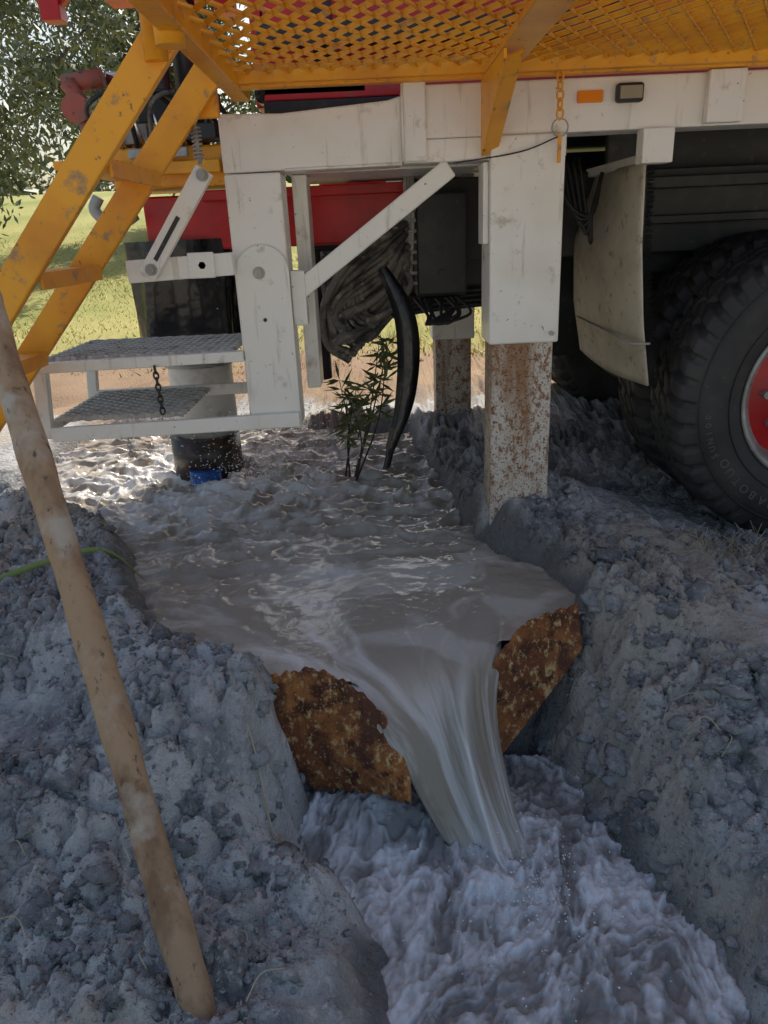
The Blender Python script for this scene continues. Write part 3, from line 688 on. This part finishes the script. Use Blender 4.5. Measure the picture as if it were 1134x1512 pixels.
tread("upper_tread_mesh",-1.02,-.42,2.30,2.72,.772,M_galv); tread("lower_tread_mesh",-1.02,-.62,2.30,2.72,.585,M_galv)
chain("step_chain",[(-.675,2.262,.745),(-.67,2.262,.60)],.024,.003,M_black,FS,.6)
chain("step_chain_low",[(-.79,2.262,.525),(-.79,2.262,.47)],.018,.002,M_grey,FS,.6)

# ------------------------------------------------------------------ casing
CS=empty("drill_casing_pipe")
tube("casing",[(-.765,3.22,.9),(-.765,3.22,.30)],.135,M_casing,CS,n=40)
tube("casing_flange",[(-.765,3.22,.62),(-.765,3.22,.60)],.15,M_grey,CS,n=40)
tube("drive_collar",[(-.775,3.20,.30),(-.775,3.20,.12)],.15,M_collar,CS,n=40)
tube("blue_adapter",[(-.765,3.08,.17),(-.765,3.08,.02)],.07,M_blue,CS,n=30)

# ------------------------------------------------------------------ pole
P=spline([(-.335,.845,-.22),(-.345,.86,-.09),(-.42,.98,.12),(-.53,1.16,.42),(-.64,1.33,.70),(-.73,1.47,.92),(-.79,1.56,1.07)],14)
V,F=tubegeo(P,[.029+.0015*math.sin(i*.35)+.001*math.sin(i*.9) for i in range(len(P))],24)
V=[v+Vector((random.uniform(-1,1),random.uniform(-1,1),0))*.0006 for v in V]
mesh("wooden_pole",V,F,M_wood,smooth=True)

# ------------------------------------------------------------------ plants
def leaf(c,d,l,w,n):
    d=d.normalized(); s=d.cross(n).normalized()*w/2
    return [c,c+d*l*.5+s,c+d*l,c+d*l*.5-s],[(0,1,2,3)]
SPL=empty("sapling"); parts=[];lv=[]
for k in range(6):
    b=Vector((-.12+random.uniform(-.05,.07),3.0+random.uniform(-.05,.05),.08)); t=b+Vector((random.uniform(-.12,.20),random.uniform(-.1,.1),random.uniform(.28,.62)))
    m=(b+t)/2+Vector((random.uniform(-.05,.05),0,0)); sp=spline([b,m,t],6); parts.append(tubegeo(sp,[.005*(1-.7*i/len(sp)) for i in range(len(sp))],6))
    for i,p in enumerate(sp[6:]):
        for q in range(5):
            d=Vector((random.uniform(-1,1),random.uniform(-1,1),random.uniform(-.5,.7))); lv.append(leaf(p,d,random.uniform(.05,.11),.014,Vector((random.uniform(-1,1),-1,random.uniform(-1,1)))))
merge("stems",parts,M_stem,SPL,True); merge("leaves",lv,M_sap,SPL)
parts=[]
def hz(x,y): return float(H(np.array([x]),np.array([y]))[0])
for k in range(110):
    x=random.choice([random.uniform(-1.3,-.2),random.uniform(.6,1.3)]);y=random.uniform(.8,2.4)
    if sdist(np.array([x]),np.array([y]),POND)[0]<.05 or sdist(np.array([x]),np.array([y]),CHAN)[0]<.05: continue
    z=hz(x,y)+.014; a=random.uniform(0,6.28); l=random.uniform(.02,.10)
    parts.append(tubegeo(spline([(x,y,z),(x+math.cos(a)*l*.5,y+math.sin(a)*l*.5,z+random.uniform(.005,.03)),(x+math.cos(a+.4)*l,y+math.sin(a+.4)*l,z)],4),.0011,5))
for k in range(420):
    x=random.uniform(.95,1.6);y=random.uniform(2.02,2.3); z=hz(x,y); a=random.uniform(0,6.28);l=random.uniform(.02,.07)
    parts.append(tubegeo([(x,y,z-.005),(x+math.cos(a)*l,y+math.sin(a)*l*.6,z+random.uniform(.01,.05))],.001,3))
P=[(-.34,1.36,0),(-.30,1.31,0),(-.27,1.24,0),(-.24,1.20,0),(-.23,1.15,0)]
parts.append(tubegeo(spline([Vector((p[0],p[1],hz(p[0],p[1])+.018)) for p in P],6),.0022,6))
merge("dry_straw",parts,M_straw)
P=[Vector((px,py,hz(px,py)+.02)) for px,py in((-1.40,2.02),(-1.2,2.04),(-1.0,2.06),(-.86,2.10),(-.76,2.14))]; P=spline(P,8)
V=[];F=[]
for i,p in enumerate(P):
    w=.011*(1-(i/len(P))**3)
    V+=[p+Vector((0,w*.5,w)),p+Vector((0,-w*.3,0)),p+Vector((0,.2*w,-w))]
for i in range(len(P)-1):
    for j in range(2): F.append((i*3+j,i*3+j+1,i*3+j+4,i*3+j+3))
mesh("green_leaf_blade",V,F,M_green,smooth=True)
# grass
n=30000; gxp=rng.uniform(-9,3,n); gyp=5.6+rng.beta(1,1.8,n)*14; gz=H(gxp,gyp); a=rng.uniform(0,6.28,n); hgt=rng.uniform(.01,.035,n)*(1+1.6*(fbm(gxp*1.5,gyp*1.5,2,97)>.12)); w=rng.uniform(.004,.009,n); lx=rng.normal(0,.9,n)*hgt; ly=rng.normal(0,.9,n)*hgt
V=np.empty((n,3,3)); V[:,0]=np.column_stack([gxp-w*np.cos(a),gyp-w*np.sin(a),gz-.01]);V[:,1]=np.column_stack([gxp+w*np.cos(a),gyp+w*np.sin(a),gz-.01]);V[:,2]=np.column_stack([gxp+lx,gyp+ly,gz+hgt])
mesh("grass",V.reshape(-1,3),np.arange(n*3).reshape(-1,3),M_grass)
# trees
def tree(name,bx,by,ht,cr,nleaf,ls,nclump=26):
    e=empty(name); z0=hz(bx,by)
    parts=[]; tr=spline([(bx,by,z0-.1),(bx+.1,by,z0+ht*.25),(bx-.1,by+.1,z0+ht*.5),(bx,by,z0+ht*.8)],6)
    parts.append(tubegeo(tr,[.03*ht*(1-.75*i/len(tr)) for i in range(len(tr))],10))
    cl=[]
    for k in range(nclump):
        a=random.uniform(0,6.28); r=cr*math.sqrt(random.random())
        h=z0+ht*(.25+.75*random.random()); f=1-abs((h-z0)/ht-.55)*.9
        c=Vector((bx+r*f*math.cos(a),by+r*f*math.sin(a),h)); cl.append((c,random.uniform(.14,.30)*cr))
        s=Vector(tr[int(len(tr)*random.uniform(.3,.9))]); mid=(s+c)/2+Vector((0,0,-.1*ht*random.random()))
        sp=spline([s,mid,c],5); parts.append(tubegeo(sp,[.009*ht*(1-.8*i/len(sp)) for i in range(len(sp))],6))
    merge("trunk_and_limbs",parts,M_bark,e,True)
    idx=rng.randint(0,nclump,nleaf); C=np.array([c[0][:] for c in cl])[idx]; R=np.array([c[1] for c in cl])[idx]
    P=C+rng.normal(0,.55,(nleaf,3))*R[:,None]
    d=rng.normal(0,1,(nleaf,3)); d[:,2]-=.6; d/=np.linalg.norm(d,axis=1)[:,None]; q=rng.normal(0,1,(nleaf,3)); s=np.cross(d,q); s/=np.linalg.norm(s,axis=1)[:,None]
    l=ls*rng.uniform(.6,1.3,(nleaf,1)); w=l*.16
    V=np.stack([P,P+d*l*.5+s*w,P+d*l,P+d*l*.5-s*w],1).reshape(-1,3); mesh("leaves",V,np.arange(nleaf*4).reshape(-1,4),M_leaf,e)
tree("olive_tree",-6.0,11.5,5.2,2.8,36000,.14,38)
tree("olive_tree.001",-3.9,17,5.6,2.6,20000,.18)
tree("olive_tree.002",-11,19,7,3.8,18000,.2)
LV=[]
for k in range(60):
    x=random.uniform(-60,30);y=random.uniform(48,60); z=hz(x,y); h=random.uniform(2.5,5)
    n=400; P=np.column_stack([x+rng.normal(0,.45*h,n),y+rng.normal(0,.4*h,n),z+h*.5+rng.normal(0,.24*h,n)]); d=rng.normal(0,.35,(n,3)); s=rng.normal(0,.16,(n,3))
    LV.append(np.stack([P,P+d*.5+s,P+d,P+d*.5-s],1).reshape(-1,3))
V=np.vstack(LV); mesh("distant_trees",V,np.arange(len(V)).reshape(-1,4),M_leaf)

# ------------------------------------------------------------------ light, camera
sd=Vector((.20,.72,.84)).normalized()
elev=math.asin(sd.z); az=math.atan2(sd.x,sd.y)
w=bpy.data.worlds.new("World"); S.world=w; w.use_nodes=True; nt=w.node_tree
sky=nt.nodes.new("ShaderNodeTexSky"); sky.sky_type='NISHITA'; sky.sun_disc=False; sky.sun_elevation=elev; sky.sun_rotation=az; sky.dust_density=3.5; sky.air_density=1.3
nt.links.new(sky.outputs[0],nt.nodes["Background"].inputs[0]); nt.nodes["Background"].inputs[1].default_value=.15
sl=bpy.data.lights.new("sun",'SUN'); sl.energy=5; sl.angle=math.radians(.53); sl.color=(1,.94,.84)
so=bpy.data.objects.new("sun",sl); link(so); so.rotation_euler=(-sd).to_track_quat('-Z','Y').to_euler()
cam=bpy.data.cameras.new("camera"); cam.sensor_fit='VERTICAL'; cam.sensor_height=36; cam.lens=26; cam.clip_end=2000; cam.clip_start=.02
co=bpy.data.objects.new("camera",cam); link(co)
M=Matrix.Rotation(math.radians(90-20.8),3,'X')@Matrix.Rotation(math.radians(-2.6),3,'Z')
co.location=(0,0,1.1); co.rotation_euler=M.to_euler(); S.camera=co
S.view_settings.view_transform='Standard'; S.view_settings.look='None'; S.view_settings.exposure=0
